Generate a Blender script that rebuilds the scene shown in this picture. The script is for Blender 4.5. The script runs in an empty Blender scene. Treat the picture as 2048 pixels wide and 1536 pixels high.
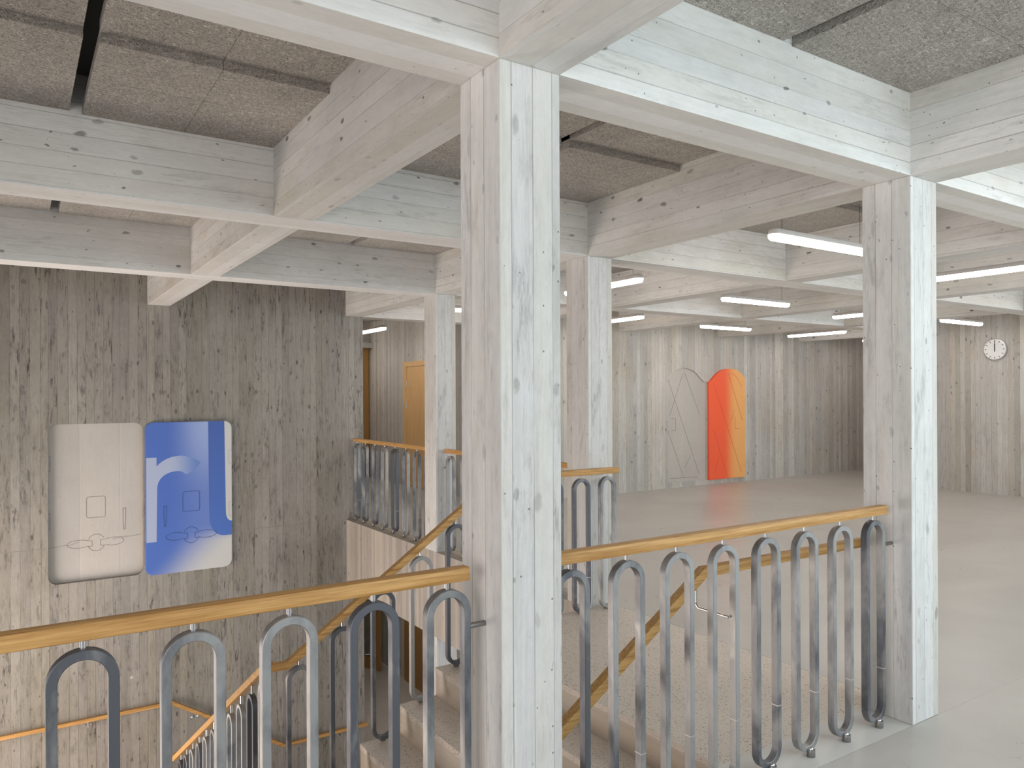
import bpy, bmesh, math, random
from mathutils import Vector, Matrix
random.seed(7)
sc = bpy.context.scene
COL = sc.collection

# ------------------------------------------------------------------ camera
F_PX, CX, CY, YAW, PITCH, ROLL, EYE = 1517.56, 1028.76, 791.39, 0.5835, 0.0009, -0.0044, 1.5695
W_PX, H_PX = 2048, 1536
fw = Vector((math.sin(YAW)*math.cos(PITCH), math.cos(YAW)*math.cos(PITCH), math.sin(PITCH)))
rt = Vector((math.cos(YAW), -math.sin(YAW), 0)); up = rt.cross(fw)
R_ = math.cos(ROLL)*rt + math.sin(ROLL)*up
U_ = -math.sin(ROLL)*rt + math.cos(ROLL)*up
cam_d = bpy.data.cameras.new('camera'); cam = bpy.data.objects.new('camera', cam_d); COL.objects.link(cam)
m = Matrix((R_, U_, -fw)).transposed().to_4x4(); m.translation = Vector((0, 0, EYE)); cam.matrix_world = m
cam_d.sensor_width = 36; cam_d.sensor_fit = 'HORIZONTAL'
cam_d.lens = F_PX/W_PX*36
cam_d.shift_x = -(CX-W_PX/2)/W_PX
cam_d.shift_y = (CY-H_PX/2)/W_PX
cam_d.clip_start = 0.02
sc.camera = cam

# ------------------------------------------------------------------ light and exposure
w = bpy.data.worlds.new('world'); sc.world = w; w.use_nodes = True
w.node_tree.nodes['Background'].inputs[0].default_value = (0.80, 0.90, 1.0, 1)
w.node_tree.nodes['Background'].inputs[1].default_value = 1.0
def area(name, loc, target, sx, sy, power, color, spread=180):
    d = bpy.data.lights.new(name, 'AREA'); d.shape = 'RECTANGLE'; d.size = sx; d.size_y = sy
    d.energy = power; d.color = color; d.spread = math.radians(spread)
    o = bpy.data.objects.new(name, d); COL.objects.link(o); o.location = loc
    o.rotation_euler = (Vector(target)-Vector(loc)).to_track_quat('-Z', 'Y').to_euler()
    return o
# daylight through the window wall behind the camera, and through the tall window of the stairwell
area('window_daylight', (6.8, -1.62, 2.1), (6.8, 5, 2.1), 11.0, 1.7, 218, (0.80, 0.95, 1.0))
area('stairwell_daylight', (-2.35, 7.4, -1.35), (2.5, 8.2, -1.0), 2.8, 2.1, 215, (1.0, 0.86, 0.76))
area('side_fill_light', (-2.5, 0.1, 1.55), (5, 1.3, 1.55), 3.0, 2.2, 66, (1.0, 0.90, 0.84))  # added fill for the left-facing column and beam sides, no known window
area('hall_window_daylight', (12.6, 0.6, 1.6), (4, 5, 1.3), 4.0, 2.2, 110, (0.92, 0.97, 1.0))
sc.view_settings.view_transform = 'Standard'; sc.view_settings.look = 'None'
sc.view_settings.gamma = 1; sc.view_settings.use_curve_mapping = False
sc.view_settings.exposure = 0.0

# ------------------------------------------------------------------ node helpers
def newmat(name):
    m = bpy.data.materials.new(name); m.use_nodes = True
    nt = m.node_tree; nt.nodes.clear()
    out = nt.nodes.new('ShaderNodeOutputMaterial'); b = nt.nodes.new('ShaderNodeBsdfPrincipled')
    nt.links.new(b.outputs[0], out.inputs[0])
    return m, nt, b
class G:
    def __init__(s, nt): s.nt = nt
    def lk(s, v, inp):
        if v is None: return
        if isinstance(v, (int, float)):
            inp.default_value = v if inp.type != 'RGBA' else (v, v, v, 1)
        elif isinstance(v, (tuple, list)):
            v = tuple(v)
            if inp.type == 'RGBA' and len(v) == 3: v = v+(1,)
            inp.default_value = v
        else: s.nt.links.new(v, inp)
    def math(s, op, a, b=None, c=None, clamp=False):
        n = s.nt.nodes.new('ShaderNodeMath'); n.operation = op; n.use_clamp = clamp
        s.lk(a, n.inputs[0]); s.lk(b, n.inputs[1]); s.lk(c, n.inputs[2]); return n.outputs[0]
    def mr(s, v, a, b, c=0.0, d=1.0, smooth=False):
        n = s.nt.nodes.new('ShaderNodeMapRange'); n.clamp = True
        if smooth: n.interpolation_type = 'SMOOTHSTEP'
        s.lk(v, n.inputs[0]); s.lk(a, n.inputs[1]); s.lk(b, n.inputs[2]); s.lk(c, n.inputs[3]); s.lk(d, n.inputs[4])
        return n.outputs[0]
    def xyz(s, x, y, z):
        n = s.nt.nodes.new('ShaderNodeCombineXYZ'); s.lk(x, n.inputs[0]); s.lk(y, n.inputs[1]); s.lk(z, n.inputs[2]); return n.outputs[0]
    def sep(s, v):
        n = s.nt.nodes.new('ShaderNodeSeparateXYZ'); s.lk(v, n.inputs[0]); return n.outputs
    def sepc(s, v):
        n = s.nt.nodes.new('ShaderNodeSeparateColor'); s.lk(v, n.inputs[0]); return n.outputs
    def noise(s, vec, scale=1, detail=3, rough=0.55, dist=0.0):
        n = s.nt.nodes.new('ShaderNodeTexNoise'); s.lk(vec, n.inputs['Vector'])
        n.inputs['Scale'].default_value = scale; n.inputs['Detail'].default_value = detail
        n.inputs['Roughness'].default_value = rough; n.inputs['Distortion'].default_value = dist
        return n.outputs['Fac']
    def vor(s, vec, scale=1, feat='F1', dim='3D', rnd=1.0):
        n = s.nt.nodes.new('ShaderNodeTexVoronoi'); n.voronoi_dimensions = dim; n.feature = feat
        if dim == '1D': s.lk(vec, n.inputs['W'])
        else: s.lk(vec, n.inputs['Vector'])
        n.inputs['Scale'].default_value = scale; n.inputs['Randomness'].default_value = rnd
        return n
    def mix(s, f, a, b, mode='MIX'):
        n = s.nt.nodes.new('ShaderNodeMix'); n.data_type = 'RGBA'; n.blend_type = mode
        s.lk(f, n.inputs[0]); s.lk(a, n.inputs[6]); s.lk(b, n.inputs[7]); return n.outputs[2]
    def bump(s, h, strength=0.3, dist=0.002, normal=None):
        n = s.nt.nodes.new('ShaderNodeBump'); n.inputs['Strength'].default_value = strength
        n.inputs['Distance'].default_value = dist; s.lk(h, n.inputs['Height'])
        if normal is not None: s.lk(normal, n.inputs['Normal'])
        return n.outputs[0]
    def pos(s): return s.nt.nodes.new('ShaderNodeNewGeometry').outputs['Position']
    def nor(s): return s.nt.nodes.new('ShaderNodeNewGeometry').outputs['True Normal']

def boards(name, orient, base, board_w=0.085, tone=0.16, grain=0.20, stain=0.25, knots=1.0, groove=0.45,
           tint=(0.42, 0.36, 0.25), rough=0.75, seed=0.0, spec=0.35, soffit=0.35):
    """board-marked concrete; orient: V boards upright, X / Y boards along that axis"""
    m, nt, b = newmat(name); g = G(nt)
    p = g.sep(g.pos()); n = g.sep(g.nor())
    ax, ay, az = (g.math('ABSOLUTE', n[i]) for i in range(3))
    isz = g.math('GREATER_THAN', az, 0.5)
    if orient == 'V':
        isx = g.math('GREATER_THAN', ax, 0.5)
        across = g.math('ADD', g.math('MULTIPLY', isx, g.math('ADD', p[1], 31.7)),
                        g.math('MULTIPLY', g.math('SUBTRACT', 1.0, isx), p[0]))
        along = p[2]
    else:
        k = 0 if orient == 'X' else 1; o = 1-k
        along = p[k]
        across = g.math('ADD', g.math('MULTIPLY', isz, g.math('ADD', p[o], 17.3)),
                        g.math('MULTIPLY', g.math('SUBTRACT', 1.0, isz), g.math('ADD', p[2], g.math('MULTIPLY', g.math('FLOOR', g.math('MULTIPLY', p[o], 1.3)), 7.0))))
    flat = g.math('SUBTRACT', 1.0, g.math('MULTIPLY', isz, 1.0-soffit))
    across = g.math('ADD', across, seed)
    v1 = g.vor(across, 1/board_w, 'F1', '1D', 0.35)
    ve = g.vor(across, 1/board_w, 'DISTANCE_TO_EDGE', '1D', 0.35)
    cid = g.sepc(v1.outputs['Color'])
    # per-board tone
    bt = g.math('MULTIPLY', g.math('SUBTRACT', cid[0], 0.5), 2*tone)
    # each board breaks off at its own length
    ln = g.vor(g.math('ADD', g.math('MULTIPLY', along, 0.42), g.math('MULTIPLY', cid[1], 37.0)), 1.0, 'F1', '1D', 1.0)
    bt = g.math('ADD', bt, g.math('MULTIPLY', g.math('SUBTRACT', g.sepc(ln.outputs['Color'])[0], 0.5), tone*0.7))
    off = g.math('MULTIPLY', cid[2], 41.0)
    wob = g.math('MULTIPLY', g.noise(g.xyz(g.math('MULTIPLY', across, 9.0), g.math('MULTIPLY', along, 1.6), off), 1, 2), 0.06)
    acr = g.math('ADD', across, wob)
    streak = g.noise(g.xyz(g.math('MULTIPLY', acr, 120.0), g.math('MULTIPLY', along, 2.2), off), 1, 4, 0.65)
    strong = g.mr(cid[1], 0.35, 0.9, 0.35, 1.5)
    gr = g.math('MULTIPLY', g.math('MULTIPLY', g.math('SUBTRACT', streak, 0.5), 2*grain), strong)
    blot = g.noise(g.xyz(g.math('MULTIPLY', across, 7.0), g.math('MULTIPLY', along, 1.8), off), 1, 5, 0.7)
    cloud = g.noise(g.pos(), 1.1, 4, 0.6)
    speck = g.noise(g.xyz(g.math('MULTIPLY', across, 42.0), g.math('MULTIPLY', along, 16.0), off), 1, 4, 0.75)
    st = g.math('MULTIPLY', g.mr(blot, 0.50, 0.80, 0, 1, True), g.mr(speck, 0.42, 0.66, 0.15, 1.0))
    s2 = g.noise(g.xyz(g.math('MULTIPLY', acr, 34.0), g.math('MULTIPLY', along, 4.5), g.math('ADD', off, 7.0)), 1, 5, 0.75)
    s2 = g.math('MULTIPLY', g.mr(s2, 0.50, 0.66, 0, 1, True), g.mr(g.noise(g.xyz(g.math('MULTIPLY', across, 3.0), g.math('MULTIPLY', along, 1.1), off), 1, 3, 0.6), 0.42, 0.62, 0.1, 1.0))
    st = g.math('ADD', g.math('MULTIPLY', st, stain*1.2), g.math('MULTIPLY', s2, stain*0.8))
    st = g.math('MINIMUM', st, 0.8)
    lum = g.math('ADD', 1.0, g.math('ADD', g.math('MULTIPLY', bt, flat), g.math('MULTIPLY', gr, flat)))
    lum = g.math('ADD', lum, g.math('MULTIPLY', g.math('SUBTRACT', cloud, 0.5), 0.35))
    lum = g.math('ADD', lum, g.math('MULTIPLY', g.math('SUBTRACT', speck, 0.5), 0.14+0.35*stain))
    lum = g.math('MULTIPLY', lum, g.math('SUBTRACT', 1.0, g.math('MULTIPLY', st, flat)))
    # grooves between the boards
    gw = g.mr(cid[0], 0, 1, 0.012, 0.040)
    gl = g.math('MULTIPLY', g.mr(ve.outputs['Distance'], 0.0, gw, 1.0, 0.0), g.mr(g.noise(g.xyz(across, g.math('MULTIPLY', along, 1.5), off), 1, 2), 0.35, 0.6, 0.25, 1.0))
    gl = g.math('MULTIPLY', gl, flat)
    lum = g.math('MULTIPLY', lum, g.math('SUBTRACT', 1.0, g.math('MULTIPLY', gl, groove)))
    # knots
    wx = g.math('MULTIPLY', g.math('SUBTRACT', g.noise(g.pos(), 26, 2), 0.5), 0.30)
    kv = g.vor(g.xyz(g.math('ADD', g.math('MULTIPLY', across, 13.0), wx), g.math('ADD', g.math('MULTIPLY', along, 6.0), g.math('MULTIPLY', wx, 0.7)), 0.0), 1.0, 'F1', '2D', 1.0)
    kc = g.sepc(kv.outputs['Color'])
    kr = g.mr(g.math('POWER', g.mr(kc[0], 0.71, 1.0, 0, 1), 2.5), 0, 1.0, 0.055, 0.25)
    kk = g.math('MULTIPLY', g.mr(kv.outputs['Distance'], kr, g.math('MULTIPLY', kr, 0.45), 0.0, 1.0, True), g.math('GREATER_THAN', kc[0], 0.71))
    kk = g.math('MULTIPLY', g.math('MULTIPLY', kk, g.mr(kc[1], 0, 1, 0.35, 0.95)), flat)
    lum = g.math('MULTIPLY', lum, g.math('SUBTRACT', 1.0, g.math('MULTIPLY', kk, 0.75*knots)))
    # blow holes
    pv = g.vor(g.pos(), 34.0, 'F1', '3D', 1.0)
    ph = g.math('MULTIPLY', g.math('LESS_THAN', pv.outputs['Distance'], g.mr(g.sepc(pv.outputs['Color'])[1], 0, 1, 0.05, 0.13)), g.math('GREATER_THAN', g.sepc(pv.outputs['Color'])[0], 0.88))
    lum = g.math('MULTIPLY', lum, g.math('SUBTRACT', 1.0, g.math('MULTIPLY', ph, 0.65)))
    colr = g.mix(g.mr(g.math('ADD', g.math('MULTIPLY', cid[2], 0.5), g.math('MULTIPLY', blot, 0.5)), 0.45, 0.85, 0, 0.45), base, tint)
    lc = g.xyz(lum, lum, lum)
    pt = g.mr(g.noise(g.xyz(g.math('MULTIPLY', across, 2.0), g.math('MULTIPLY', along, 0.7), 3.3+seed), 1, 3, 0.6), 0.52, 0.68, 0.0, 0.35, True)
    colr = g.mix(g.math('MULTIPLY', pt, flat), colr, tint)
    colr = g.mix(1.0, colr, lc, 'MULTIPLY')
    g.lk(colr, b.inputs['Base Color'])
    b.inputs['Roughness'].default_value = rough
    b.inputs['Specular IOR Level'].default_value = spec
    h = g.math('ADD', g.math('MULTIPLY', streak, 0.4), g.math('MULTIPLY', cid[0], 0.7))
    h = g.math('SUBTRACT', g.math('MULTIPLY', h, flat), g.math('MULTIPLY', gl, 0.8))
    h = g.math('SUBTRACT', h, g.math('MULTIPLY', ph, 0.8))
    g.lk(g.bump(h, 0.5, 0.003), b.inputs['Normal'])
    return m

UP = (0.70, 0.685, 0.66); UPT = (0.56, 0.50, 0.40)
M = {}
M['colm'] = boards('column_concrete', 'V', (0.665, 0.65, 0.63), 0.082, 0.07, 0.13, 0.38, 0.55, 0.6, UPT)
M['beamx'] = boards('beam_concrete', 'X', (0.79, 0.775, 0.75), 0.087, 0.055, 0.11, 0.22, 1.0, 0.5, UPT, seed=0.02)
M['beamy'] = boards('beam_concrete', 'Y', UP, 0.087, 0.055, 0.11, 0.26, 1.05, 0.5, UPT, seed=0.02)
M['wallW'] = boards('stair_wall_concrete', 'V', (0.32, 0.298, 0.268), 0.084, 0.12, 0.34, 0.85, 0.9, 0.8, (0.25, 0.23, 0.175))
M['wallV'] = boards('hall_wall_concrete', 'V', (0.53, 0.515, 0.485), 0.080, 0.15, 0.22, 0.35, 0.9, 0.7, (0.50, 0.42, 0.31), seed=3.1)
M['smooth'] = boards('smooth_concrete', 'V', (0.50, 0.475, 0.445), 0.35, 0.03, 0.05, 0.05, 0.0, 0.0, (0.58, 0.53, 0.46))

def simple(name, col, rough=0.5, metal=0.0, spec=0.5, emit=None, es=0):
    m, nt, b = newmat(name)
    b.inputs['Base Color'].default_value = (*col, 1); b.inputs['Roughness'].default_value = rough
    b.inputs['Metallic'].default_value = metal; b.inputs['Specular IOR Level'].default_value = spec
    if emit: b.inputs['Emission Color'].default_value = (*emit, 1); b.inputs['Emission Strength'].default_value = es
    return m
def floor_mat(name, c1, c2, rough=0.32, coat=0.0):
    m, nt, b = newmat(name); g = G(nt); P = g.pos()
    n1 = g.noise(P, 0.8, 5, 0.6, 0.6); n2 = g.noise(P, 6, 5, 0.65, 1.2); n3 = g.noise(P, 60, 3, 0.6)
    f = g.math('ADD', g.math('MULTIPLY', n1, 0.6), g.math('ADD', g.math('MULTIPLY', n2, 0.3), g.math('MULTIPLY', n3, 0.1)))
    g.lk(g.mix(g.mr(f, 0.36, 0.64), c1, c2), b.inputs['Base Color'])
    g.lk(g.mr(n2, 0.3, 0.7, rough-0.05, rough+0.08), b.inputs['Roughness'])
    b.inputs['Specular IOR Level'].default_value = 0.5
    g.lk(g.bump(n3, 0.05, 0.001), b.inputs['Normal'])
    return m
M['floor'] = floor_mat('polished_concrete_floor', (0.47, 0.44, 0.405), (0.56, 0.53, 0.49))
M['kerb'] = floor_mat('smooth_kerb_concrete', (0.60, 0.575, 0.54), (0.66, 0.64, 0.61), 0.45)
def terrazzo():
    m, nt, b = newmat('washed_aggregate_terrazzo'); g = G(nt); P = g.pos()
    a = g.vor(P, 150, 'F1'); a2 = g.vor(P, 75, 'F1')
    ca = g.sepc(a.outputs['Color']); ca2 = g.sepc(a2.outputs['Color'])
    s1 = g.math('MULTIPLY', g.math('LESS_THAN', a.outputs['Distance'], 0.36), g.math('GREATER_THAN', ca[0], 0.55))
    s2 = g.math('MULTIPLY', g.math('LESS_THAN', a2.outputs['Distance'], 0.33), g.math('GREATER_THAN', ca2[0], 0.72))
    stone = g.mix(ca[1], (0.16, 0.13, 0.105), (0.74, 0.67, 0.60)); stone2 = g.mix(ca2[1], (0.16, 0.14, 0.12), (0.50, 0.45, 0.40))
    c = g.mix(g.noise(P, 2.5, 4), (0.66, 0.57, 0.49), (0.75, 0.67, 0.59))
    c = g.mix(g.math('MULTIPLY', s1, 0.85), c, stone); c = g.mix(g.math('MULTIPLY', s2, 0.9), c, stone2)
    g.lk(c, b.inputs['Base Color']); b.inputs['Roughness'].default_value = 0.62
    g.lk(g.bump(a.outputs['Distance'], 0.25, 0.001), b.inputs['Normal'])
    return m
M['terrazzo'] = terrazzo()
M['riser'] = boards('stair_riser_concrete', 'X', (0.60, 0.54, 0.46), 0.4, 0.04, 0.06, 0.12, 0.2, 0.0, (0.62, 0.48, 0.36))
def felt():
    m, nt, b = newmat('wood_wool'); g = G(nt); P = g.pos(); s = g.sep(P)
    fib = None
    for i, (ang, off) in enumerate(((0.2, 0), (1.25, 5.1), (2.3, 11.7), (0.75, 17.0))):
        dn = g.noise(g.xyz(s[0], s[1], off), 16, 2)
        dd = g.math('MULTIPLY', g.math('SUBTRACT', dn, 0.5), 0.13)
        ca, sa = math.cos(ang), math.sin(ang)
        u = g.math('ADD', g.math('ADD', g.math('MULTIPLY', s[0], ca), g.math('MULTIPLY', s[1], sa)), dd)
        v = g.math('SUBTRACT', g.math('MULTIPLY', s[1], ca), g.math('MULTIPLY', s[0], sa))
        v = g.math('ADD', v, g.math('MULTIPLY', s[2], 1.0)); u = g.math('ADD', u, g.math('MULTIPLY', s[2], 0.7))
        vv = g.noise(g.xyz(g.math('MULTIPLY', u, 300.0), g.math('MULTIPLY', v, 40.0), off), 1, 1, 0.4)
        r = g.mr(g.math('ABSOLUTE', g.math('SUBTRACT', vv, 0.5)), 0.0, 0.07, 1.0, 0.0)
        fib = r if fib is None else g.math('MAXIMUM', fib, g.math('MULTIPLY', r, 1.0-0.12*i))
    big = g.noise(P, 2.2, 3)
    c = g.mix(fib, (0.135, 0.12, 0.105), (0.80, 0.745, 0.675))
    c = g.mix(1.0, c, g.xyz(*(g.mr(big, 0.3, 0.7, 0.85, 1.1) for _ in range(3))), 'MULTIPLY')
    g.lk(c, b.inputs['Base Color']); b.inputs['Roughness'].default_value = 0.95; b.inputs['Specular IOR Level'].default_value = 0.1
    g.lk(g.bump(fib, 0.6, 0.003), b.inputs['Normal'])
    return m
M['felt'] = felt()
def oak(name, axis, c1=(0.37, 0.18, 0.05), c2=(0.64, 0.375, 0.14), rough=0.5):
    m, nt, b = newmat(name); g = G(nt); P = g.sep(g.pos())
    sc_ = [70.0, 70.0, 70.0]
    if axis is not None: sc_[axis] = 2.2
    v = g.xyz(*(g.math('MULTIPLY', P[i], sc_[i]) for i in range(3)))
    n1 = g.noise(v, 1, 4, 0.6, 0.6); sc2 = [260.0]*3
    if axis is not None: sc2[axis] = 9.0
    n2 = g.noise(g.xyz(*(g.math('MULTIPLY', P[i], sc2[i]) for i in range(3))), 1, 2, 0.5)
    f = g.math('ADD', g.math('MULTIPLY', n1, 0.65), g.math('MULTIPLY', n2, 0.35))
    g.lk(g.mix(g.mr(f, 0.36, 0.62), c1, c2), b.inputs['Base Color']); b.inputs['Roughness'].default_value = rough; b.inputs['Specular IOR Level'].default_value = 0.3
    g.lk(g.bump(n2, 0.12, 0.0006), b.inputs['Normal'])
    return m
M['oakx'] = oak('oak_wood', 0); M['oaky'] = oak('oak_wood', 1)
M['oakdoor'] = oak('oak_veneer', 2, (0.66, 0.40, 0.175), (0.80, 0.53, 0.26), 0.5)
M['oakdark'] = oak('oak_veneer_dark', 2, (0.30, 0.155, 0.045), (0.38, 0.21, 0.075), 0.5)
def steel():
    m, nt, b = newmat('mill_scale_steel'); g = G(nt); P = g.pos()
    oi = nt.nodes.new('ShaderNodeObjectInfo').outputs['Random']
    s = g.sep(P)
    v = g.xyz(g.math('ADD', s[0], g.math('MULTIPLY', oi, 50)), s[1], g.math('MULTIPLY', s[2], 0.45))
    n1 = g.noise(v, 4.0, 4, 0.6, 0.8); n2 = g.noise(v, 24, 4, 0.7)
    f = g.math('ADD', g.math('MULTIPLY', n1, 0.75), g.math('MULTIPLY', n2, 0.25))
    f = g.math('ADD', f, g.math('MULTIPLY', g.math('SUBTRACT', oi, 0.5), 0.30))
    c = g.mix(g.mr(f, 0.40, 0.60), (0.13, 0.135, 0.15), (0.38, 0.375, 0.37))
    g.lk(c, b.inputs['Base Color']); b.inputs['Metallic'].default_value = 0.75
    g.lk(g.mr(n2, 0.3, 0.7, 0.45, 0.62), b.inputs['Roughness'])
    return m
M['steel'] = steel()
M['chrome'] = simple('bright_steel', (0.72, 0.72, 0.72), 0.16, 1.0)
M['darksteel'] = simple('dark_steel', (0.28, 0.27, 0.26), 0.35, 0.9)
M['weld'] = simple('ground_weld', (0.50, 0.49, 0.48), 0.45, 0.8)
M['lampbody'] = simple('lamp_housing', (0.75, 0.71, 0.68), 0.5, 0.1)
M['opal'] = simple('lit_opal_diffuser', (0.9, 0.9, 0.9), 0.4, 0, 0.5, (1.0, 0.92, 0.86), 24.0)
M['slab'] = simple('dark_slab', (0.10, 0.095, 0.085), 0.9)
M['white'] = simple('clock_white', (0.80, 0.80, 0.79), 0.35)
M['black'] = simple('clock_black', (0.02, 0.02, 0.02), 0.4)
M['glassc'] = simple('clock_glass', (1, 1, 1), 0.02)
M['glassc'].node_tree.nodes['Principled BSDF'].inputs['Transmission Weight'].default_value = 1.0
M['glassc'].node_tree.nodes['Principled BSDF'].inputs['IOR'].default_value = 1.3
M['line'] = simple('engraved_line', (0.24, 0.22, 0.20), 0.8)
M['lineb'] = simple('engraved_blue_line', (0.05, 0.10, 0.30), 0.6)
M['lineo'] = simple('engraved_orange_line', (0.62, 0.12, 0.04), 0.6)
M['tie'] = simple('tie_hole_plug', (0.19, 0.18, 0.16), 0.9)
M['white_wall'] = simple('white_plaster', (0.7, 0.7, 0.68), 0.8)
def ramp_mat(name, fn, rough=0.45):
    m, nt, b = newmat(name); g = G(nt); s = g.sep(g.pos()); g.lk(fn(g, s), b.inputs['Base Color'])
    b.inputs['Roughness'].default_value = rough; return m
BLUE = (0.072, 0.155, 0.53); PALE = (0.42, 0.48, 0.66); WHT = (0.62, 0.62, 0.60)
def blue_fn(g, s):
    band = g.math('MULTIPLY', g.mr(s[0], 1.42, 1.86, 0, 0.95, True), g.mr(s[2], 1.3, 0.35, 1.0, 0.25, True))
    dn = g.math('MULTIPLY', g.mr(g.math('SUBTRACT', s[0], g.math('MULTIPLY', s[2], 0.9)), 1.55, 2.25, 0, 1, True), g.mr(s[2], 0.12, -0.1, 0, 1, True))
    mid = g.mr(s[2], 0.7, 0.0, 0.0, 0.10)
    c = g.mix(mid, BLUE, (0.13, 0.26, 0.62)); c = g.mix(band, c, (0.34, 0.43, 0.72)); return g.mix(dn, c, WHT)
M['blue'] = ramp_mat('blue_gradient_paint', blue_fn)
M['letter_r'] = ramp_mat('pale_blue_letter_paint', lambda g, s: g.mix(g.mr(s[0], 1.45, 1.79, 0, 1, True), PALE, (0.13, 0.24, 0.58)))
M['letter_l'] = ramp_mat('deep_blue_letter_paint', lambda g, s: g.mix(g.mr(s[2], 1.3, 0.0), (0.055, 0.12, 0.43), (0.075, 0.17, 0.54)))
M['white_paint'] = simple('white_paint', WHT, 0.45)
M['orange'] = ramp_mat('orange_gradient_paint', lambda g, s: g.mix(g.mr(s[0], 10.58, 10.93, 0, 1, True), (1.0, 0.135, 0.052), (0.92, 0.46, 0.16)), 0.5)

# ------------------------------------------------------------------ mesh helpers
def link(o): COL.objects.link(o); return o
def setp(o, label=None, cat=None, group=None, kind=None):
    if label: o['label'] = label
    if cat: o['category'] = cat
    if group: o['group'] = group
    if kind: o['kind'] = kind
    return o
class MB:
    def __init__(s): s.v = []; s.f = []; s.m = []; s.mi = 0
    def add(s, vs, fs):
        o = len(s.v); s.v += [tuple(v) for v in vs]; s.f += [tuple(o+i for i in f) for f in fs]; s.m += [s.mi]*len(fs); return s
    def box(s, x0, x1, y0, y1, z0, z1):
        return s.add([(x0,y0,z0),(x1,y0,z0),(x1,y1,z0),(x0,y1,z0),(x0,y0,z1),(x1,y0,z1),(x1,y1,z1),(x0,y1,z1)],
                     [(0,3,2,1),(4,5,6,7),(0,1,5,4),(1,2,6,5),(2,3,7,6),(3,0,4,7)])
    def cyl(s, a, b, r, n=16, r2=None):
        a = Vector(a); b = Vector(b); d = (b-a).normalized(); r2 = r if r2 is None else r2
        u = d.orthogonal().normalized(); v = d.cross(u)
        vs = [a+(u*math.cos(t)+v*math.sin(t))*r for t in (2*math.pi*i/n for i in range(n))]
        vs += [b+(u*math.cos(t)+v*math.sin(t))*r2 for t in (2*math.pi*i/n for i in range(n))]
        fs = [(i, (i+1)%n, n+(i+1)%n, n+i) for i in range(n)]+[tuple(range(n-1,-1,-1)), tuple(range(n, 2*n))]
        return s.add(vs, fs)
    def dome(s, c, r, h, n=14, k=5):
        vs = []; fs = []
        for j in range(k):
            t = j/k*math.pi/2
            vs += [(c[0]+r*math.cos(t)*math.cos(a), c[1]+r*math.cos(t)*math.sin(a), c[2]+h*math.sin(t)) for a in (2*math.pi*i/n for i in range(n))]
        vs.append((c[0], c[1], c[2]+h))
        for j in range(k-1):
            fs += [(j*n+i, j*n+(i+1)%n, (j+1)*n+(i+1)%n, (j+1)*n+i) for i in range(n)]
        fs += [((k-1)*n+i, (k-1)*n+(i+1)%n, k*n) for i in range(n)]
        return s.add(vs, fs)
    def prism_y(s, pts, y0, y1):
        """outline in x,z extruded from y0 (front) to y1"""
        n = len(pts); vs = [(x, y0, z) for x, z in pts]+[(x, y1, z) for x, z in pts]
        return s.add(vs, [tuple(range(n)), tuple(range(2*n-1, n-1, -1))]+[(i, n+i, n+(i+1)%n, (i+1)%n) for i in range(n)])
    def sweep(s, path, section, closed=False, zup=Vector((0, 0, 1))):
        """section: list of (lateral, up) offsets, swept with mitred corners"""
        P = [Vector(p) for p in path]; n = len(P); rings = []
        segs = [(P[(i+1) % n]-P[i]).normalized() for i in range(n if closed else n-1)]
        for i in range(n):
            if closed: d1, d2 = segs[i-1], segs[i]
            else: d1 = segs[max(0, i-1)]; d2 = segs[min(n-2, i)]
            nb = (d1+d2).normalized(); lat = d1.cross(zup)
            if lat.length < 1e-4: lat = Vector((1, 0, 0))
            lat.normalize(); u = lat.cross(d1)
            ring = []
            for a, b_ in section:
                o = lat*a+u*b_; o = o-d1*(o.dot(nb)/d1.dot(nb)); ring.append(P[i]+o)
            rings.append(ring)
        k = len(section); vs = [v for r in rings for v in r]; fs = []
        for i in range(n if closed else n-1):
            j = (i+1) % n
            fs += [(i*k+q, i*k+(q+1)%k, j*k+(q+1)%k, j*k+q) for q in range(k)]
        if not closed: fs += [tuple(range(k-1, -1, -1)), tuple((n-1)*k+q for q in range(k))]
        return s.add(vs, fs)
    def tube(s, path, r, n=10):
        return s.sweep(path, [(r*math.cos(2*math.pi*i/n), r*math.sin(2*math.pi*i/n)) for i in range(n)])
    def build(s, name, mat, parent=None, bevel=0, seg=2, smooth=False, origin=None):
        me = bpy.data.meshes.new(name)
        vs = s.v
        if origin is not None: vs = [(a-origin[0], b-origin[1], c-origin[2]) for a, b, c in vs]
        me.from_pydata(vs, [], s.f)
        bm = bmesh.new(); bm.from_mesh(me)
        bmesh.ops.recalc_face_normals(bm, faces=bm.faces)
        if bevel:
            es = [e for e in bm.edges if len(e.link_faces) == 2 and e.calc_face_angle(0) > 0.6]
            bmesh.ops.bevel(bm, geom=es, offset=bevel, segments=seg, profile=0.5, affect='EDGES', clamp_overlap=True)
        bm.to_mesh(me); bm.free()
        if smooth:
            for p in me.polygons: p.use_smooth = True
            me.set_sharp_from_angle(angle=math.radians(38))
        mats = mat if isinstance(mat, (list, tuple)) else [mat]
        for x in mats: me.materials.append(x)
        if len(mats) > 1 and not bevel:
            for p, i in zip(me.polygons, s.m): p.material_index = i
        o = bpy.data.objects.new(name, me); link(o)
        if origin is not None: o.location = origin
        if parent is not None: o.parent = parent
        return o
def empty(name, loc):
    e = bpy.data.objects.new(name, None); link(e); e.location = loc; e.empty_display_size = 0.1; return e
def at(o, parent):           # keep world-space mesh coordinates under an empty that stands at its own base
    o.parent = parent; o.location = Vector(o.location)-parent.location; return o
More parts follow.
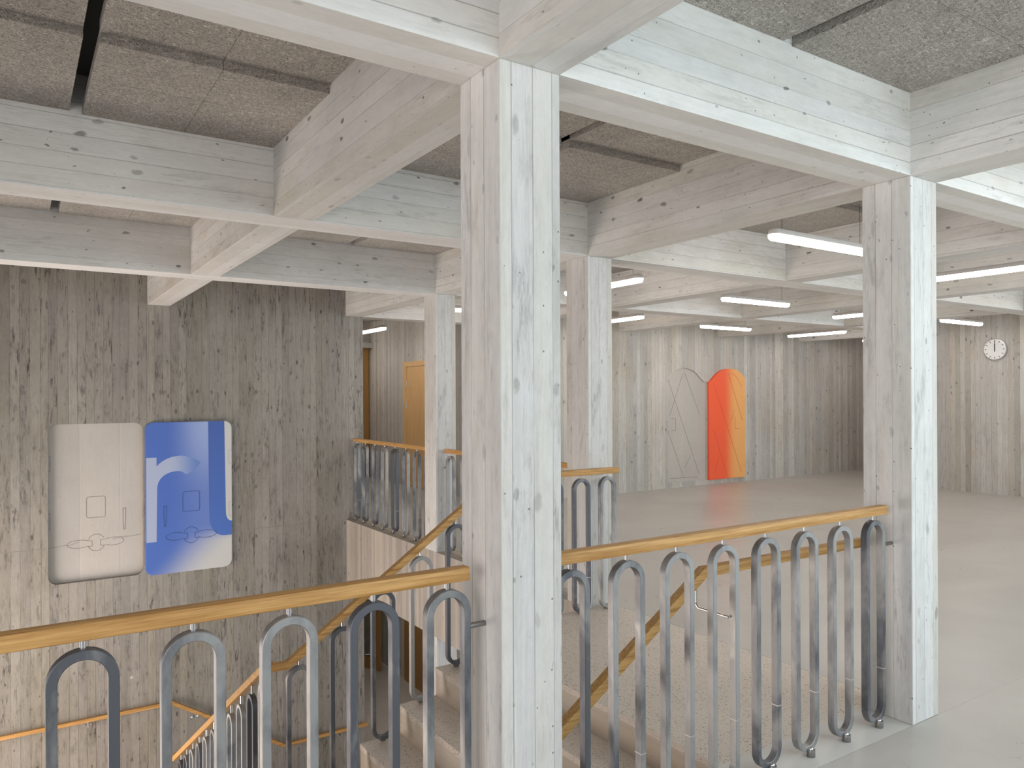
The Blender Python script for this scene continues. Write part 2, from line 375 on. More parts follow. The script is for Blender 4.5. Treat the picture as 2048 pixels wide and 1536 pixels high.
def rrect(x0, x1, z0, z1, r, n=8):
    pts = []
    for cx, cz, a0 in ((x1-r, z0+r, -90), (x1-r, z1-r, 0), (x0+r, z1-r, 90), (x0+r, z0+r, 180)):
        pts += [(cx+r*math.cos(math.radians(a0+90*i/n)), cz+r*math.sin(math.radians(a0+90*i/n))) for i in range(n+1)]
    return pts

# ------------------------------------------------------------------ grid
XL = {'Z': (-1.06, -0.828), 'A': (1.248, 1.479), 'D': (3.555, 3.787), 'E': (5.854, 6.087), 'F': (8.171, 8.404), 'G': (10.489, 10.721), 'H': (12.80, 13.03)}
YL = {0: (-0.46, -0.213), 1: (1.966, 2.213), 2: (4.390, 4.655), 3: (6.827, 7.09), 4: (9.30, 9.56)}
SOF, BT = 2.61, 3.20
YW = 9.30
LZ = -3.47
XR = 12.826

# ------------------------------------------------------------------ columns
def column(x0, x1, y0, y1, z0, label, group=None):
    mb = MB().box(x0, x1, y0, y1, z0, SOF)
    o = mb.build('concrete_column', M['colm'], bevel=0.004, origin=((x0+x1)/2, (y0+y1)/2, z0))
    # material uses world positions, so the origin shift is harmless
    setp(o, label, 'column', group); return o
column(1.248, 1.479, 1.966, 2.213, -0.86, 'board-marked concrete column nearest the camera, between the two front railings')
column(3.555, 3.787, 1.966, 2.213, 0.0, 'board-marked concrete column at the right end of the front railing')
column(3.555, 3.787, 4.390, 4.655, LZ, 'board-marked concrete column behind the top of the stairs, mostly right of the nearest column')
column(3.555, 3.787, 6.827, 7.075, LZ, 'slender far concrete column left of the nearest column, between the two far railings')

# ------------------------------------------------------------------ beams
def xbeam(k, x0, x1, label):
    y0, y1 = YL[k]
    o = MB().box(x0, x1, y0, y1, SOF, 3.045).box(x0, x1, y0+0.004, y1-0.004, 3.045, BT).build('concrete_beam', M['beamx'])
    setp(o, label, 'beam'); return o
xbeam(1, -2.4, XR, 'nearest long concrete ceiling beam, resting on the two front columns')
xbeam(2, -2.4, XR, 'second long concrete ceiling beam, resting on the column behind the stair top')
xbeam(3, -2.4, 15.4, 'third long concrete ceiling beam, resting on the slender far column')
setp(MB().box(3.787, 5.82, 9.30, 9.56, SOF, BT).build('concrete_beam', M['beamx']), 'short concrete ceiling beam over the mouth of the far passage with the oak door', 'beam')
def ybeam(kx, rows, label):
    x0, x1 = XL[kx]; mb = MB()
    ends = {0: (-1.69, 1.966), 1: (2.213, 4.390), 2: (4.655, 6.827), 3: (7.09, 9.30)}
    for r in rows: mb.box(x0, x1, ends[r][0], ends[r][1], SOF, BT)
    setp(mb.build('concrete_beam', M['beamy']), label, 'beam')
ybeam('Z', (0, 1, 2, 3), 'concrete cross beam left of the stairwell, outside the picture')
ybeam('A', (0, 1, 2, 3), 'concrete cross beam from the nearest column to the stair wall')
ybeam('D', (0, 1, 2, 3), 'concrete cross beam over the three columns at the right side of the stairwell')
ybeam('E', (0, 1, 2, 3), 'first concrete cross beam over the hall, counted from the stairwell columns')
ybeam('F', (0, 1, 2, 3), 'second concrete cross beam over the hall, ending left of the grey arch relief')
ybeam('G', (0, 1, 2, 3), 'third concrete cross beam over the hall, ending at the wall above the two arches')
ybeam('H', (3,), 'last concrete cross beam, beside the dim corner of the hall')

# ------------------------------------------------------------------ ceiling
setp(MB().box(-2.6, 15.6, -1.9, 14.4, 3.20, 3.40).build('ceiling', M['slab']), kind='structure')
def quad(x0, x1, y0, y1, z, xs=(), ys=(), t=0.05):
    mb = MB(); gx = [x0]+list(xs)+[x1]; gy = [y0]+list(ys)+[y1]; e = 0.0012
    for i in range(len(gx)-1):
        for j in range(len(gy)-1):
            mb.box(gx[i]+e, gx[i+1]-e, gy[j]+e, gy[j+1]-e, z, z+t)
    return mb
BAYN = {(-1, 1): 'upper left ceiling bay', (0, 0): 'upper right ceiling bay', (0, 1): 'ceiling bay just right of the nearest column',
        (-1, 2): 'second ceiling bay down the left edge', (0, 2): 'small slanting ceiling bay left of the nearest column', (1, 1): 'ceiling bay above the largest hanging lamp',
        (1, 0): 'ceiling bay in the top right corner'}
BX = {-1: (-0.828, 1.248), 0: (1.479, 3.555), 1: (3.787, 5.854), 2: (6.087, 8.171), 3: (8.404, 10.489), 4: (10.721, 12.80)}
BY = {0: (-0.213, 1.966), 1: (2.213, 4.390), 2: (4.655, 6.827), 3: (7.09, 9.30)}
hidden = MB()
for i in BX:
    for j in BY:
        (x0, x1), (y0, y1) = BX[i], BY[j]
        xs = x0+(1.065 if i == -1 else 1.135); xe = xs+0.055; ys = y0+1.245
        zn, zf = 3.040, 3.004
        q = [('near left quarter', x0, xs, y0, ys, zn), ('near right quarter', xe, x1, y0, ys, zn),
             ('far left quarter', x0, xs, ys+0.001, y1, zf+0.004), ('far right quarter', xe, x1, ys+0.001, y1, zf-0.004)]
        for nm, a, b_, c, d, z in q:
            mb = quad(a, b_, c, d, z, [a+(b_-a)*0.5], [c+(d-c)*(0.5 if z == zn else 0.45)])
            if (i, j) in BAYN:
                o = mb.build('acoustic_panel', M['felt'])
                setp(o, 'wood-wool panel, %s, %s' % (BAYN[(i, j)], nm), 'acoustic panel', 'wood-wool panels in the '+BAYN[(i, j)])
            else:
                hidden.v, hidden.f, hidden.m = hidden.v, hidden.f, hidden.m
                hidden.add(mb.v, mb.f)
setp(hidden.build('trim_1', M['felt']), kind='structure')
setp(MB().box(3.80, 5.80, 9.58, 13.95, 3.03, 3.08).build('trim_2', M['felt']), kind='structure')

# ------------------------------------------------------------------ walls
def cut(obj, cutter):
    md = obj.modifiers.new('b', 'BOOLEAN'); md.operation = 'DIFFERENCE'; md.object = cutter; md.solver = 'EXACT'
    bpy.context.view_layer.update(); dg = bpy.context.evaluated_depsgraph_get()
    me = bpy.data.meshes.new_from_object(obj.evaluated_get(dg)); obj.modifiers.clear(); obj.data = me
    bpy.data.objects.remove(cutter)
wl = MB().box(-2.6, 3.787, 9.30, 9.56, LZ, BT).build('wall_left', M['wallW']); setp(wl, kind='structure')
REC = 0.07
cut(wl, MB().prism_y(rrect(0.297, 1.200, -0.388, 1.296, 0.085), 9.0, 9.30+REC).build('c', M['wallW']))
rel = setp(MB().prism_y(rrect(0.292, 1.205, -0.393, 1.301, 0.087), 9.30+REC-0.001, 9.30+REC+0.012).build('wall_relief', M['smooth']), 'smooth grey panel sunk into the stair wall, left of the blue panel', 'relief')
ARCH = [(9.258, 0.09), (10.20, 0.085), (10.20, 1.813), (10.137, 1.812), (10.06, 1.87), (9.96, 1.955), (9.858, 2.008), (9.75, 2.036), (9.643, 2.044), (9.53, 2.035), (9.432, 2.008), (9.34, 1.958), (9.258, 1.897)]
wf = MB().box(5.84, 15.5, 9.30, 9.56, 0.0, BT).build('wall_far', M['wallV']); setp(wf, kind='structure')
cut(wf, MB().prism_y(ARCH, 9.0, 9.33).build('c', M['wallV']))
A2 = [((x-9.73)*1.004+9.73, (z-1.0)*1.002+1.0) for x, z in ARCH]
arel = setp(MB().prism_y(A2, 9.3295, 9.345).build('wall_relief', M['smooth']), 'smooth grey arched relief in the hall wall, left of the orange panel', 'relief')
setp(MB().box(5.82, 5.8399, 9.30, 14.2, LZ, BT).box(5.84, 6.08, 9.57, 14.2, LZ, BT).box(5.84, 6.08, 9.30, 9.57, LZ, -0.001).build('wall_passage', M['wallV']), kind='structure')
setp(MB().box(3.3, 5.819, 14.0, 14.2, LZ, BT).build('wall_end', M['wallV']), kind='structure')
setp(MB().box(3.55, 3.786, 9.561, 13.99, LZ, BT).build('wall_passage_left', M['wallV']), kind='structure')
setp(MB().box(XR, 13.05, -1.7, 7.09, 0.0, 2.609).box(XR+0.002, 13.05, -1.7, 6.826, 2.609, BT).build('wall_right', M['wallV']), kind='structure')
setp(MB().box(15.4, 15.6, 6.8, 9.29, 0.0, BT).box(13.06, 15.39, 6.8, 7.08, 0.0, 2.609).build('wall_corner', M['wallV']), kind='structure')
# left side of the stairwell, with its tall window opening
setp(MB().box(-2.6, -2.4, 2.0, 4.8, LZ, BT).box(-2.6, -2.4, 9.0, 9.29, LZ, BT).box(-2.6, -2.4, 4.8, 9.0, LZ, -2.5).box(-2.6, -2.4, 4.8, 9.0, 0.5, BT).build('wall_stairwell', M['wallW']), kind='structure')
# window wall behind the camera: piers, sill and lintel
wb = MB().box(-2.6, 13.05, -1.9, -1.7, 0, 0.35).box(-2.6, 13.05, -1.9, -1.7, 2.95, BT)
for x in (-2.6, 0.2, 2.9, 5.6, 8.3, 11.0): wb.box(x, x+0.15, -1.9, -1.7, 0.35, 2.95)
setp(wb.build('wall_back', M['wallV']), kind='structure')
# tie holes in the board-marked stair wall
for x, z in ((0.09, 2.774), (0.086, 1.632), (2.42, 2.798), (2.427, 1.636), (2.417, 0.503), (2.42, -0.09), (0.091, 0.499), (3.72, 1.64), (3.72, 2.79), (1.40, 1.632), (1.40, 2.774)):
    MB().cyl((x, 9.2992, z), (x, 9.31, z), 0.024, 20).build('tie_hole', M['tie'], wl)
MB().box(1.06, 1.09, 9.2992, 9.31, -1.52, -1.49).build('tie_hole', M['smooth'], wl)
# pour joint at floor level
MB().box(-2.39, 0.285, 9.2994, 9.301, -0.003, 0.004).box(2.15, 3.5, 9.2994, 9.301, -0.003, 0.003).build('pour_joint', M['line'], wl)

# ------------------------------------------------------------------ floors
fl = MB().box(-2.6, XR+0.2, -1.9, 1.9655, -0.40, 0.0).box(3.7705, XR, 1.9665, 9.299, -0.40, 0.0).box(XR, 15.39, 7.1, 9.299, -0.40, 0.0).box(3.787, 5.819, 9.299, 13.99, -0.40, 0.0)
fl.box(3.787, 3.80, 2.22, 9.3, -0.8, -0.4)
setp(fl.build('floor', M['floor']), kind='structure')
setp(MB().box(-2.4, 3.770, 1.970, 2.213, -0.86, 0.0).build('trim_4', M['kerb']), kind='structure')
setp(MB().box(3.553, 3.7695, 4.391, 9.299, -0.86, 0.0).build('trim_5', boards('slab_edge_concrete', 'V', (0.40, 0.355, 0.315), 0.05, 0.14, 0.18, 0.2, 0.4, 0.4, (0.52, 0.45, 0.35))), kind='structure')
setp(MB().box(2.9, 5.819, 4.0, 13.99, LZ-0.2, LZ).box(-2.4, 2.9, 7.5, 9.299, LZ-0.2, LZ).build('floor_lower', M['floor']), kind='structure')
# lower storey ceiling beside the well
setp(MB().box(3.80, 5.819, 4.0, 13.99, -0.62, -0.41).build('ceiling_lower', M['white_wall']), kind='structure')
setp(MB().box(5.82, 6.0, 3.0, 9.29, LZ, -0.405).build('wall_lower', M['wallV']), kind='structure')

# ------------------------------------------------------------------ stairs
RS, TR, X0 = 0.181, 0.257, 2.527
fs = empty('staircase', (2.5, 3.3, -0.905))
setp(fs, 'upper concrete stairs with speckled treads, descending to the left', 'stairs')
tp = MB().box(2.497, 3.770, 2.2135, 4.389, -0.035, 0.0); at(tp.build('top_landing', M['terrazzo'], bevel=0.003), fs)
noses = [2.497]
x = 2.27
steps = []
for k in range(1, 5): steps.append((x, -RS*k)); x -= TR
prev = 2.497
for (xn, z) in steps:
    o = MB().box(xn, prev+0.02, 2.2135, 4.389, z-0.035, z).build('tread', M['terrazzo'], bevel=0.003); at(o, fs); prev = xn
rb = MB(); prev = 2.497; zt = -0.0355; allx = [2.497]+[s[0] for s in steps]
for k, xn in enumerate(allx):
    ztop = -RS*k-0.0355; zb = -RS*(k+1)
    rb.box(xn+0.004, xn+0.03, 2.214, 4.388, zb, ztop)
at(rb.build('riser', M['riser']), fs)
body = MB()
prof = [(3.554, -0.036), (2.53, -0.036)]
for k, (xn, z) in enumerate(steps):
    prof += [(allx[k]+0.031, z-0.036), (xn+0.031, z-0.036)]
xl = steps[-1][0]
prof += [(xl+0.031, -RS*5), (1.25, -RS*5), (1.25, -RS*5-0.18), (xl+0.2, -RS*5-0.15), (3.554, -0.45)]
body.prism_y(prof, 2.2145, 4.3875); at(body.build('flight_body', M['riser']), fs)
mid = MB().box(-2.4, 1.249, 2.2145, 4.389, -0.905-0.2, -0.905)
setp(mid.build('stair_landing', M['terrazzo']), 'first stair landing in the left corner of the stairwell below the front railing', 'stair landing')
LAND2 = -2.66
f2 = MB(); n2 = 10; r2 = (0.905+LAND2)/-n2; t2 = 0.285
prof = [(4.39, -0.905)]
for k in range(n2): prof += [(4.39+t2*k+ (0.0 if k else 0.0), -0.905-r2*(k+1)), (4.39+t2*(k+1), -0.905-r2*(k+1))]
prof += [(4.39+t2*n2, LAND2-0.2), (4.39, -1.3)]
n = len(prof); vs = [(-0.2, a, b_) for a, b_ in prof]+[(1.23, a, b_) for a, b_ in prof]
f2.add(vs, [tuple(range(n)), tuple(range(2*n-1, n-1, -1))]+[(i, n+i, n+(i+1)%n, (i+1)%n) for i in range(n)])
setp(f2.build('staircase', M['terrazzo']), 'middle flight of stairs going down towards the wall with the blue panel', 'stairs')
f3 = MB().box(-2.39, 1.45, 7.25, 9.299, LAND2-0.2, LAND2)
for k in range(4): f3.box(1.45+0.3*k, 1.45+0.3*(k+1), 7.5, 9.299, LZ, LAND2-0.162*(k+1))
setp(f3.build('staircase', M['terrazzo']), 'lowest flight of stairs along the wall under the blue panel', 'stairs')

# ------------------------------------------------------------------ railings
LW, LT, LD = 0.0765, 0.024, 0.033       # loop half width, bar thickness, bar depth
def loop_mesh(zb, zt, axis):
    """closed flat-bar loop standing in the plane of the railing (axis 0 = along x, 1 = along y); local origin at the loop centre on the floor"""
    r = LW-LT/2; pts = []; N = 20
    for i in range(N+1):
        a = math.pi*i/N; pts.append((r*math.cos(a), zt-LT/2-r+r*math.sin(a)))
    for i in range(N+1):
        a = math.pi+math.pi*i/N; pts.append((r*math.cos(a), zb+LT/2+r+r*math.sin(a)))
    n = len(pts); vs = []; h = LT/2
    for i, (a, z) in enumerate(pts):
        a0, z0 = pts[i-1]; a1, z1 = pts[(i+1) % n]
        tx, tz = a1-a0, z1-z0; L = math.hypot(tx, tz); nx, nz = -tz/L, tx/L
        for s_, d in ((-1, -1), (1, -1), (1, 1), (-1, 1)):
            q = (a+nx*h*s_, z+nz*h*s_); dd = d*LD/2
            vs.append((q[0], dd, q[1]) if axis == 0 else (dd, q[0], q[1]))
    fs_ = []
    for i in range(n):
        j = (i+1) % n
        fs_ += [(i*4+q, i*4+(q+1)%4, j*4+(q+1)%4, j*4+q) for q in range(4)]
    mb = MB(); mb.add(vs, fs_); return mb
PROTO = {}
def baluster(parent, c, zb, zt, railz, axis, foot=True, weld=True, side=-1):
    """c = centre on its base; railz = underside of the handrail"""
    key = (round(zt-zb, 3), axis, foot, weld, round(railz-zt, 3), side)
    if key not in PROTO:
        me = []
        lo = loop_mesh(0, zt-zb, axis).build('baluster', M['steel'], bevel=0.0018, seg=1, smooth=True)
        parts = []
        pin = MB().cyl((0, 0, zt-zb-0.003), (0, 0, railz-zb+0.004), 0.0068, 14).build('pin', M['chrome'], lo, smooth=True); parts.append(pin)
        if foot:
            ox, oy = (0.006, side*0.022) if axis == 0 else (side*0.022, 0.006)
            ft = MB().cyl((ox, oy, -0.018), (ox, oy, 0.014), 0.0185, 20).build('foot', M['darksteel'], lo, bevel=0.001, smooth=True); parts.append(ft)
            bt_ = MB().dome((ox, oy, 0.014), 0.011, 0.010).build('bolt', M['chrome'], lo, smooth=True); parts.append(bt_)
        if weld:
            h = LT/2+0.0008; zc = 0.245; r = LW-LT/2
            if axis == 0: mb = MB().box(r-h, r+h, -LD/2-0.0008, LD/2+0.0008, zc, zc+0.004)
            else: mb = MB().box(-LD/2-0.0008, LD/2+0.0008, -r-h, -r+h, zc, zc+0.004)
            parts.append(mb.build('weld_seam', M['weld'], lo))
        PROTO[key] = (lo, parts); new = lo; first = True
    else:
        src, sp = PROTO[key]; new = src.copy(); link(new)
        for p_ in sp:
            c2 = p_.copy(); link(c2); c2.parent = new
        first = False
    new.parent = parent
    new.location = Vector((c[0], c[1], zb))-parent.location
    return new
RSEC = 0.024
def rail_section(hw=RSEC, hh=0.021, r=0.006):
    pts = []
    for cx, cz, a0 in ((hw-r, -hh+r, -90), (hw-r, hh-r, 0), (-hw+r, hh-r, 90), (-hw+r, -hh+r, 180)):
        pts += [(cx+r*math.cos(math.radians(a0+45*i)), cz+r*math.sin(math.radians(a0+45*i))) for i in range(3)]
    return pts
RT = 1.04; RC = RT-0.021; RB = RT-0.042     # handrail top, centre, underside
def handrail(parent, path, mat, sec=None):
    o = MB().sweep(path, sec or rail_section()).build('handrail', mat, smooth=True); at(o, parent); return o
YF = 2.068
XA = [-0.599, -0.354, -0.110, 0.1355, 0.3805, 0.6255, 0.8705, 1.113]
XD = [1.59, 1.848, 2.103, 2.360, 2.621, 2.880, 3.140, 3.400]
ra = empty('railing', (0.4, YF, 0)); setp(ra, 'front railing left of the nearest column, oak rail on looped steel balusters', 'railing')
handrail(ra, [(-2.4, YF, RC), (1.182, YF, RC)], M['oakx'])
for x in XA: baluster(ra, (x, YF), 0.018, 0.976, RB, 0)
o = MB().cyl((1.113+LW, YF, 0.85), (1.248, YF, 0.85), 0.009, 14).build('wall_anchor', M['darksteel'], smooth=True); at(o, ra)
rd = empty('railing', (2.5, YF, 0)); setp(rd, 'front railing between the nearest column and the right column, oak rail', 'railing')
handrail(rd, [(1.479, YF, RC), (3.487, YF, RC)], M['oakx'])
for x in XD: baluster(rd, (x, YF), 0.018, 0.976, RB, 0)
o = MB().cyl((3.400+LW, YF, 0.85), (3.555, YF, 0.85), 0.009, 14).build('wall_anchor', M['darksteel'], smooth=True); at(o, rd)

# railing along the inner side of the flights: level at the top, sloping, then turning down the middle flight
YI = 4.30; XF2 = 1.20; SL = 0.69
ri = empty('railing', (2.4, YI, -0.2)); setp(ri, 'inner stair railing sloping down into the well on stepped steel loops', 'railing')
xk = 2.413+(RT-0.851)/SL
def ztop(x): return min(RT, 0.851+SL*(x-2.413))
z_end = ztop(1.29)
F2 = lambda y: z_end-0.021-0.5663*(y-4.33)
path = [(3.755, YI, RC), (xk, YI, RC), (1.29, YI, z_end-0.021), (XF2, YI, z_end-0.021), (XF2, 4.36, z_end-0.021), (XF2, 7.36, F2(7.36)), (XF2, 7.43, F2(7.36))]
handrail(ri, path, M['oakx'])
for x in (3.655, 3.411, 3.165, 2.92): baluster(ri, (x, YI), 0.010, 0.976, RB, 0, side=1)
for k, x in enumerate((2.385, 2.130, 1.873, 1.616, 1.36)):
    zb = -RS*(k+1)+0.018 if k < 4 else -RS*5+0.018
    zt = ztop(x)-0.065-0.02
    baluster(ri, (x, YI), zt-0.905, zt, zt+0.045, 0, foot=(k < 4), weld=True, side=1)
y = 4.45
while y < 7.33:
    zt = F2(y)-0.065
    baluster(ri, (XF2, y), zt-0.905, zt, zt+0.05, 1, foot=False, weld=False); y += 0.262

# railing on the slab edge from the far wall to the slender column, and on to the next column
XE = 3.662
rc = empty('railing', (XE, 8.2, 0)); setp(rc, 'far railing between the stair wall end and the slender far column', 'railing')
handrail(rc, [(XE, 9.27, RC), (XE, 7.09, RC)], M['oaky'])
for y in (9.20, 8.93, 8.63, 8.345, 8.05, 7.76, 7.48, 7.20): baluster(rc, (XE, y), 0.018, 0.976, RB, 1)
o = MB().cyl((XE, 9.20+LW, 0.85), (XE, 9.30, 0.85), 0.009, 14).build('wall_anchor', M['darksteel'], smooth=True); at(o, rc)
rbx = empty('railing', (XE, 5.8, 0)); setp(rbx, 'far railing right of the slender far column, mostly hidden by the nearest column', 'railing')
handrail(rbx, [(XE, 6.80, RC), (XE, 4.76, RC)], M['oaky'])
for k in range(7): baluster(rbx, (XE, 6.71-0.287*k), 0.018, 0.976, RB, 1)
o = MB().cyl((XE, 6.71+LW, 0.85), (XE, 6.827, 0.85), 0.009, 14).build('wall_anchor', M['darksteel'], smooth=True); at(o, rbx)

# handrail on brackets inside the front railing
YN = 2.255
hn = empty('stair_handrail', (2.5, YN, 0.4)); setp(hn, 'slanting oak handrail behind the right front railing, kinked near its steel bracket', 'handrail')
sec = rail_section(0.022, 0.021, 0.004)
handrail(hn, [(3.60, YN, 0.820), (2.445, YN, 0.820), (1.30, YN, 0.820-0.645*1.145)], M['oakx'], sec)
def bracket(parent, x, z, yfrom, yto):
    p = [(x, yfrom, z), (x, yfrom, z-0.085)]
    for i in range(1, 6):
        a = math.pi/2*i/5; s = -1 if yto < yfrom else 1
        p.append((x, yfrom+s*0.02*(1-math.cos(a)), z-0.085-0.02*math.sin(a)))
    p.append((x, yto, z-0.105))
    o = MB().tube(p, 0.0055, 10).build('bracket', M['chrome'], smooth=True); at(o, parent); setp(o, 'bent bright steel bracket')
bracket(hn, 2.405, 0.780, YN, YF+0.015)
# wall handrail on the stair wall
YH = 9.225
hw_ = empty('wall_handrail', (1.5, YH, -2.2)); setp(hw_, 'thin oak handrail fixed low on the stair wall with the blue panel', 'handrail')
sec = rail_section(0.022, 0.020, 0.004)
handrail(hw_, [(-2.3, YH, -1.845), (1.468, YH, -1.845), (2.72, YH, -2.645), (3.80, YH, -2.645)], M['oakx'], sec)
for x, z in ((0.65, -1.865), (1.72, -2.03), (2.42, -2.47), (3.45, -2.665), (-0.6, -1.865)):
    mb = MB().tube([(x, YH, z), (x, YH, z-0.055), (x, 9.298, z-0.055)], 0.006, 8).cyl((x-0.03, 9.296, z-0.055), (x-0.03, 9.29, z-0.055), 0.012).cyl((x+0.03, 9.296, z-0.055), (x+0.03, 9.29, z-0.055), 0.012)
    at(mb.build('bracket', M['chrome'], smooth=True), hw_)

# ------------------------------------------------------------------ wall reliefs and painted panels
def ribbon(mb, pts, y, wd=0.005, closed=False, th=0.0012):
    n = len(pts)
    for i in range(n if closed else n-1):
        (a, b_), (c, d) = pts[i], pts[(i+1) % n]; L = math.hypot(c-a, d-b_) or 1
        nx, nz = -(d-b_)/L*wd/2, (c-a)/L*wd/2
        mb.prism_y([(a+nx, b_+nz), (c+nx, d+nz), (c-nx, d-nz), (a-nx, b_-nz)], y-th, y+0.001)
def arc(cx, cz, rx, rz, a0, a1, n=20):
    return [(cx+rx*math.cos(math.radians(a0+(a1-a0)*i/n)), cz+rz*math.sin(math.radians(a0+(a1-a0)*i/n))) for i in range(n+1)]
def safe_door(mb, y, ox, mirror=1, wd=0.005):
    X = lambda v: ox+mirror*v
    T = lambda pts: [(X(a), b_) for a, b_ in pts]
    ribbon(mb, T(rrect(0.653-0.745, 0.832-0.745, 0.278, 0.503, 0.018, 4)), y, wd, True)
    ribbon(mb, T([(0.259, 0.356), (0.287, 0.356), (0.284, 0.20), (0.279, 0.123), (0.267, 0.123), (0.26, 0.20)]), y, wd, True)
    ribbon(mb, T(arc(0, 0.006, 0.083, 0.09, 25, 155)), y, wd); ribbon(mb, T(arc(0, 0.006, 0.083, 0.09, 205, 335)), y, wd)
    ribbon(mb, T([(-0.082, 0.03), (-0.04, 0.03), (-0.04, -0.03), (-0.082, -0.03)]), y, wd)
    ribbon(mb, T([(0.082, 0.03), (0.04, 0.03), (0.04, -0.03), (0.082, -0.03)]), y, wd)
    ribbon(mb, T(arc(-0.165, 0.004, 0.112, 0.043, 40, 320)), y, wd); ribbon(mb, T(arc(0.165, 0.004, 0.100, 0.043, -140, 140)), y, wd)
YR = 9.30+REC-0.001
sd = MB(); safe_door(sd, YR, 0.745)
ribbon(sd, [(0.30, 0.956), (0.319, 0.956), (0.319, 0.80), (0.30, 0.80)], YR); ribbon(sd, [(0.30, 0.355), (0.317, 0.355), (0.317, 0.187), (0.30, 0.187)], YR)
ribbon(sd, [(0.30, -0.01), (0.45, 0.004), (0.5, 0.001), (0.58, 0.03)], YR, 0.004)
ribbon(sd, [(0.90, 0.02), (0.98, 0.045), (1.09, 0.04), (1.19, 0.055)], YR, 0.004)
sd.build('engraving', M['line'], rel)
bp_ = empty('wall_artwork', (1.67, 9.27, -0.40)); setp(bp_, 'blue painted panel with a pale letter r on the stair wall', 'wall panel')
at(MB().prism_y(rrect(1.216, 2.136, -0.405, 1.297, 0.085), 9.268, 9.2999).build('board', M['blue'], bevel=0.003), bp_)
YP = 9.268
def inplane(name, pts, mat, dy=0.0012):
    o = MB().prism_y(pts, YP-dy, YP+0.002).build(name, mat); at(o, bp_); return o
def pick(p0, c1, c2, p3, n=12):
    return [tuple((1-t)**3*p0[i]+3*(1-t)**2*t*c1[i]+3*(1-t)*t*t*c2[i]+t**3*p3[i] for i in (0, 1)) for t in (j/n for j in range(n+1))]
rr = [(1.225, -0.037), (1.328, -0.037)]+pick((1.336, 0.558), (1.338, 0.68), (1.44, 0.75), (1.57, 0.741))+pick((1.57, 0.741), (1.60, 0.735), (1.62, 0.715), (1.638, 0.70), 4)[1:]+pick((1.668, 0.712), (1.72, 0.735), (1.76, 0.77), (1.792, 0.822), 5)+pick((1.792, 0.822), (1.72, 0.885), (1.63, 0.917), (1.57, 0.914), 8)[1:]+pick((1.57, 0.914), (1.46, 0.91), (1.39, 0.87), (1.33, 0.806), 8)[1:]+[(1.33, 0.904), (1.225, 0.905)]
inplane('letter_r', rr, M['letter_r'])
ll = [(1.876, 1.2965), (1.885, 0.19)]+pick((1.885, 0.19), (1.89, 0.06), (1.95, -0.035), (2.06, -0.036))[1:]+[(2.1355, -0.036), (2.1355, 0.127)]+pick((2.1355, 0.127), (2.085, 0.13), (2.07, 0.18), (2.069, 0.25), 6)[1:]+[(2.055, 1.2965)]
inplane('hooked_stroke', ll, M['letter_l'])
wp = [(2.055, 1.2965), (2.069, 0.25)]+pick((2.069, 0.25), (2.07, 0.18), (2.085, 0.13), (2.1355, 0.127), 6)[1:]+[(2.1355, 1.21)]+arc(2.051, 1.212, 0.085, 0.085, 0, 88, 8)[1:]
inplane('white_field', wp, M['white_paint'])
eb = MB(); safe_door(eb, YP-0.0012, 1.687, -1, 0.0045); at(eb.build('engraving', M['lineb']), bp_)
eb2 = MB(); ribbon(eb2, [(2.13, 0.956), (2.103, 0.956), (2.103, 0.80), (2.13, 0.80)], YP-0.0012); ribbon(eb2, [(2.13, 0.355), (2.103, 0.355), (2.103, 0.187), (2.13, 0.187)], YP-0.0012); at(eb2.build('engraving', simple('engraved_grey_line', (0.45, 0.45, 0.45), 0.8)), bp_)
eg = MB(); YG = 9.3295
for a in ([(9.293, 1.84), (10.04, 0.186)], [(9.69, 1.961), (10.059, 1.23)], [(9.643, 1.944), (9.323, 1.217)], [(9.276, 0.995), (9.655, 0.151)], [(9.281, 1.782), (9.282, 0.207)],
          [(9.328, 0.158), (10.003, 0.146)], [(9.346, 1.175), (9.469, 1.176), (9.467, 0.973), (9.368, 0.975)], [(9.68, 0.318), (9.824, 0.53)]): ribbon(eg, a, YG, 0.007)
eg.build('engraving', M['line'], arel)
op = empty('arched_artwork', (10.68, 9.25, 0.08)); setp(op, 'raised orange to ochre arched door panel on the hall wall', 'wall panel')
OA = [(10.213, 0.083), (11.162, 0.083), (11.162, 1.875), (11.11, 1.93), (11.04, 1.985), (10.95, 2.027), (10.856, 2.045), (10.75, 2.05), (10.649, 2.042), (10.54, 2.015), (10.445, 1.972), (10.36, 1.912), (10.293, 1.848), (10.25, 1.812), (10.213, 1.812)]
at(MB().prism_y(OA, 9.255, 9.2999).build('board', M['orange']), op)
eo = MB()
for a in ([(10.33, 1.787), (11.054, 0.174)], [(10.713, 1.973), (11.087, 1.115)], [(10.325, 0.959), (10.674, 0.126)], [(10.889, 1.181), (10.888, 0.969), (11.01, 0.966)], [(10.35, 0.2), (10.46, 0.5)], [(10.86, 1.3), (10.78, 1.1)]): ribbon(eo, a, 9.2545, 0.006)
ribbon(eo, arc(10.72, 1.45, 0.40, 0.53, 30, 80, 8), 9.2545, 0.006)
at(eo.build('engraving', M['lineo']), op)

